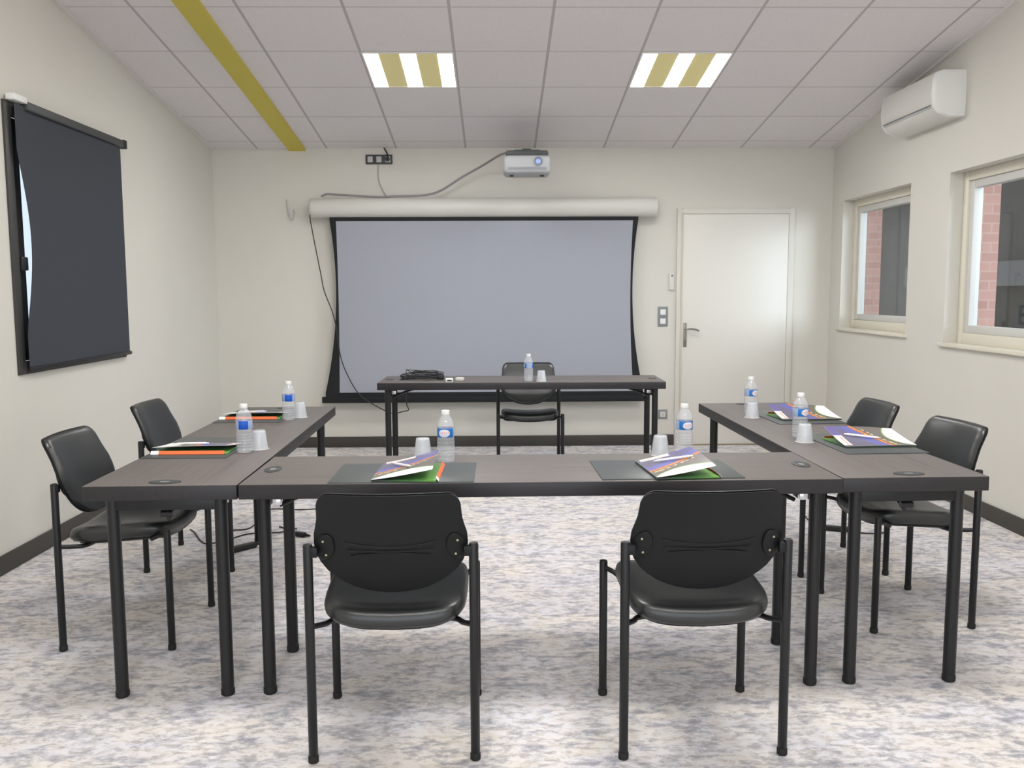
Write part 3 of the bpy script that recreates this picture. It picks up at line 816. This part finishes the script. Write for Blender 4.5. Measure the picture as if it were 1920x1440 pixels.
# ------------------------------------------------------------------ ceiling lights
TH = math.atan(SL)
def make_light():
    t = thing('ceiling_light', '', 'ceiling light', group='recessed fluorescent ceiling lights')
    t.rotation_mode = 'XYZ'
    w_ = .296
    b = MB()
    for q in ((-w_, -w_+.012, -w_, w_), (w_-.012, w_, -w_, w_), (-w_+.012, w_-.012, -w_, -w_+.012), (-w_+.012, w_-.012, w_-.012, w_)):
        b.box(q[0], q[1], q[2], q[3], -.006, .0)
    b.build('frame', M_trimw, t)
    for x0, x1 in ((-.284, -.192), (-.050, .050), (.192, .284)):
        MB().box(x0, x1, -.284, .284, -.005, -.001).build('tube_diffuser', M_lamp, t)
    for x0, x1 in ((-.190, -.052), (.052, .190)):
        MB().box(x0, x1, -.284, .284, -.004, -.001).build('reflector', M_louvre, t)
    return t
l0 = make_light()
yl = 6.159
l0.location = (-.5615, yl, zceil(yl)-.001); l0.rotation_euler = (-TH, 0, 0)
l0['label'] = 'square ceiling light with three bright strips, left of the two'
l1 = dup(l0, (1.2385, yl, zceil(yl)-.001), 0, 'square ceiling light with three bright strips, right of the two')
l1.rotation_euler = (-TH, 0, 0)

# ------------------------------------------------------------------ loose cables on the floor
cable('floor_cable', [(-1.80, 5.10, .005), (-1.75, 5.03, .005), (-1.66, 4.86, .005), (-1.60, 4.80, .005), (-1.52, 4.86, .005), (-1.45, 4.98, .005), (-1.36, 5.02, .005), (-1.27, 5.02, .005), (-1.18, 5.10, .005)], .004, M_cablek, 'thin dark cable curling over the carpet below the left table, nearest loop')
cable('floor_cable', [(-1.62, 5.12, .005), (-1.53, 5.08, .005), (-1.46, 5.12, .005), (-1.46, 5.30, .005), (-1.52, 5.48, .005), (-1.44, 5.58, .005), (-1.25, 5.56, .005), (-1.05, 5.60, .005)], .004, M_cablek, 'thin dark cable looping over the carpet below the left table, farther loop')
t = thing('power_lead', 'black power lead hanging under the left table with its block on the carpet', 'cable', (-1.388, 4.678, 0), R(48))
MB().box(-.095, .095, -.024, .024, 0, .030, .010).build('plug_block', M_black, t)
Mi = (Matrix.Translation((-1.388, 4.678, 0))@Matrix.Rotation(R(48), 4, 'Z')).inverted()
MB().tube([Mi@Vector(p) for p in ((-1.322, 4.75, .018), (-1.285, 4.70, .05), (-1.225, 4.52, .20), (-1.13, 4.30, .40), (-1.02, 4.10, .57), (-.96, 4.0, .655), (-.95, 3.96, .693))], .0055, 8).build('cord', M_cablek, t)
t = thing('plug', 'small black plug lying on the carpet right of the left table legs', 'plug', (-1.12, 4.945, 0), R(-30))
MB().box(-.05, .03, -.017, .017, 0, .026, .007).cyl((.03, 0, .013), (.065, 0, .013), .010, 12, r1=.006).build('body', M_black, t)
MB().tube([(-.048, 0, .012), (-.11, .02, .006), (-.17, .07, .005), (-.25, .09, .005)], .0045, 8).build('cord', M_cablek, t)
t = thing('power_lead', 'black power lead with a flat block on the carpet below the right table', 'cable', (1.955, 4.965, 0), R(-22))
MB().box(-.085, .075, -.025, .025, 0, .028, .010).build('plug_block', M_black, t)
MB().tube([(-.083, 0, .012), (-.13, .06, .006), (-.17, .20, .005), (-.22, .45, .005), (-.24, .75, .005)], .004, 8).tube([(.073, 0, .012), (.13, -.02, .006), (.21, .0, .005), (.27, .05, .005)], .004, 8).build('cord', M_cablek, t)

# ------------------------------------------------------------------ camera
cam = bpy.data.cameras.new('camera'); co = bpy.data.objects.new('camera', cam); COL.objects.link(co)
cam.sensor_width = 36; cam.lens = 36*1661.46/1920; cam.clip_end = 200
pitch, yaw, roll = .1038, .0169, -.0043
cy, sy, cp, sp = math.cos(yaw), math.sin(yaw), math.cos(pitch), math.sin(pitch)
fw = Vector((sy*cp, cy*cp, -sp)); rt = Vector((cy, -sy, 0)); up = rt.cross(fw)
cr, sr = math.cos(roll), math.sin(roll)
# image roll: u' = cr*u - sr*v (v down)
rt2 = rt*cr+up*sr*1.0
up2 = up*cr-rt*sr*1.0
Mc = Matrix((rt2, up2, -fw)).transposed().to_4x4(); Mc.translation = (0, 0, 1.3807)
co.matrix_world = Mc
scn.camera = co

# ------------------------------------------------------------------ light
wd = bpy.data.worlds.new('sky'); scn.world = wd; wd.use_nodes = True
bg = wd.node_tree.nodes['Background']; bg.inputs[0].default_value = (.80, .90, 1.0, 1); bg.inputs[1].default_value = 1.3
def area(name, loc, target, sx, sy, power, col):
    l = bpy.data.lights.new(name, 'AREA'); l.shape = 'RECTANGLE'; l.size = sx; l.size_y = sy; l.energy = power; l.color = col
    o = bpy.data.objects.new(name, l); COL.objects.link(o); o.location = loc
    o.rotation_euler = (Vector(target)-Vector(loc)).to_track_quat('-Z', 'Y').to_euler(); return o
area('rear_fill_lamp', (.2, YF+.05, 1.1), (.2, 5, 2.2), 4.0, 1.9, 34, (.92, .96, 1.0))  # fill lamp added behind the camera, tilted up to brighten the ceiling
for y_, pw in ((3.1, 43), (.1, 46)):
    for x_ in (-.56, 1.24):
        area('ceiling_panel_lamp', (x_, y_, zceil(y_)-.03), (x_, y_, 0), .6, .6, pw, (1, .985, .95))
area('daylight_windows', (6.2, 3.2, 2.2), (2.2, 7.8, 1.2), 2.5, 2.0, 230, (.82, .91, 1.0))

scn.view_settings.view_transform = 'Standard'
scn.view_settings.look = 'None'
scn.view_settings.exposure = 0
scn.view_settings.gamma = 1
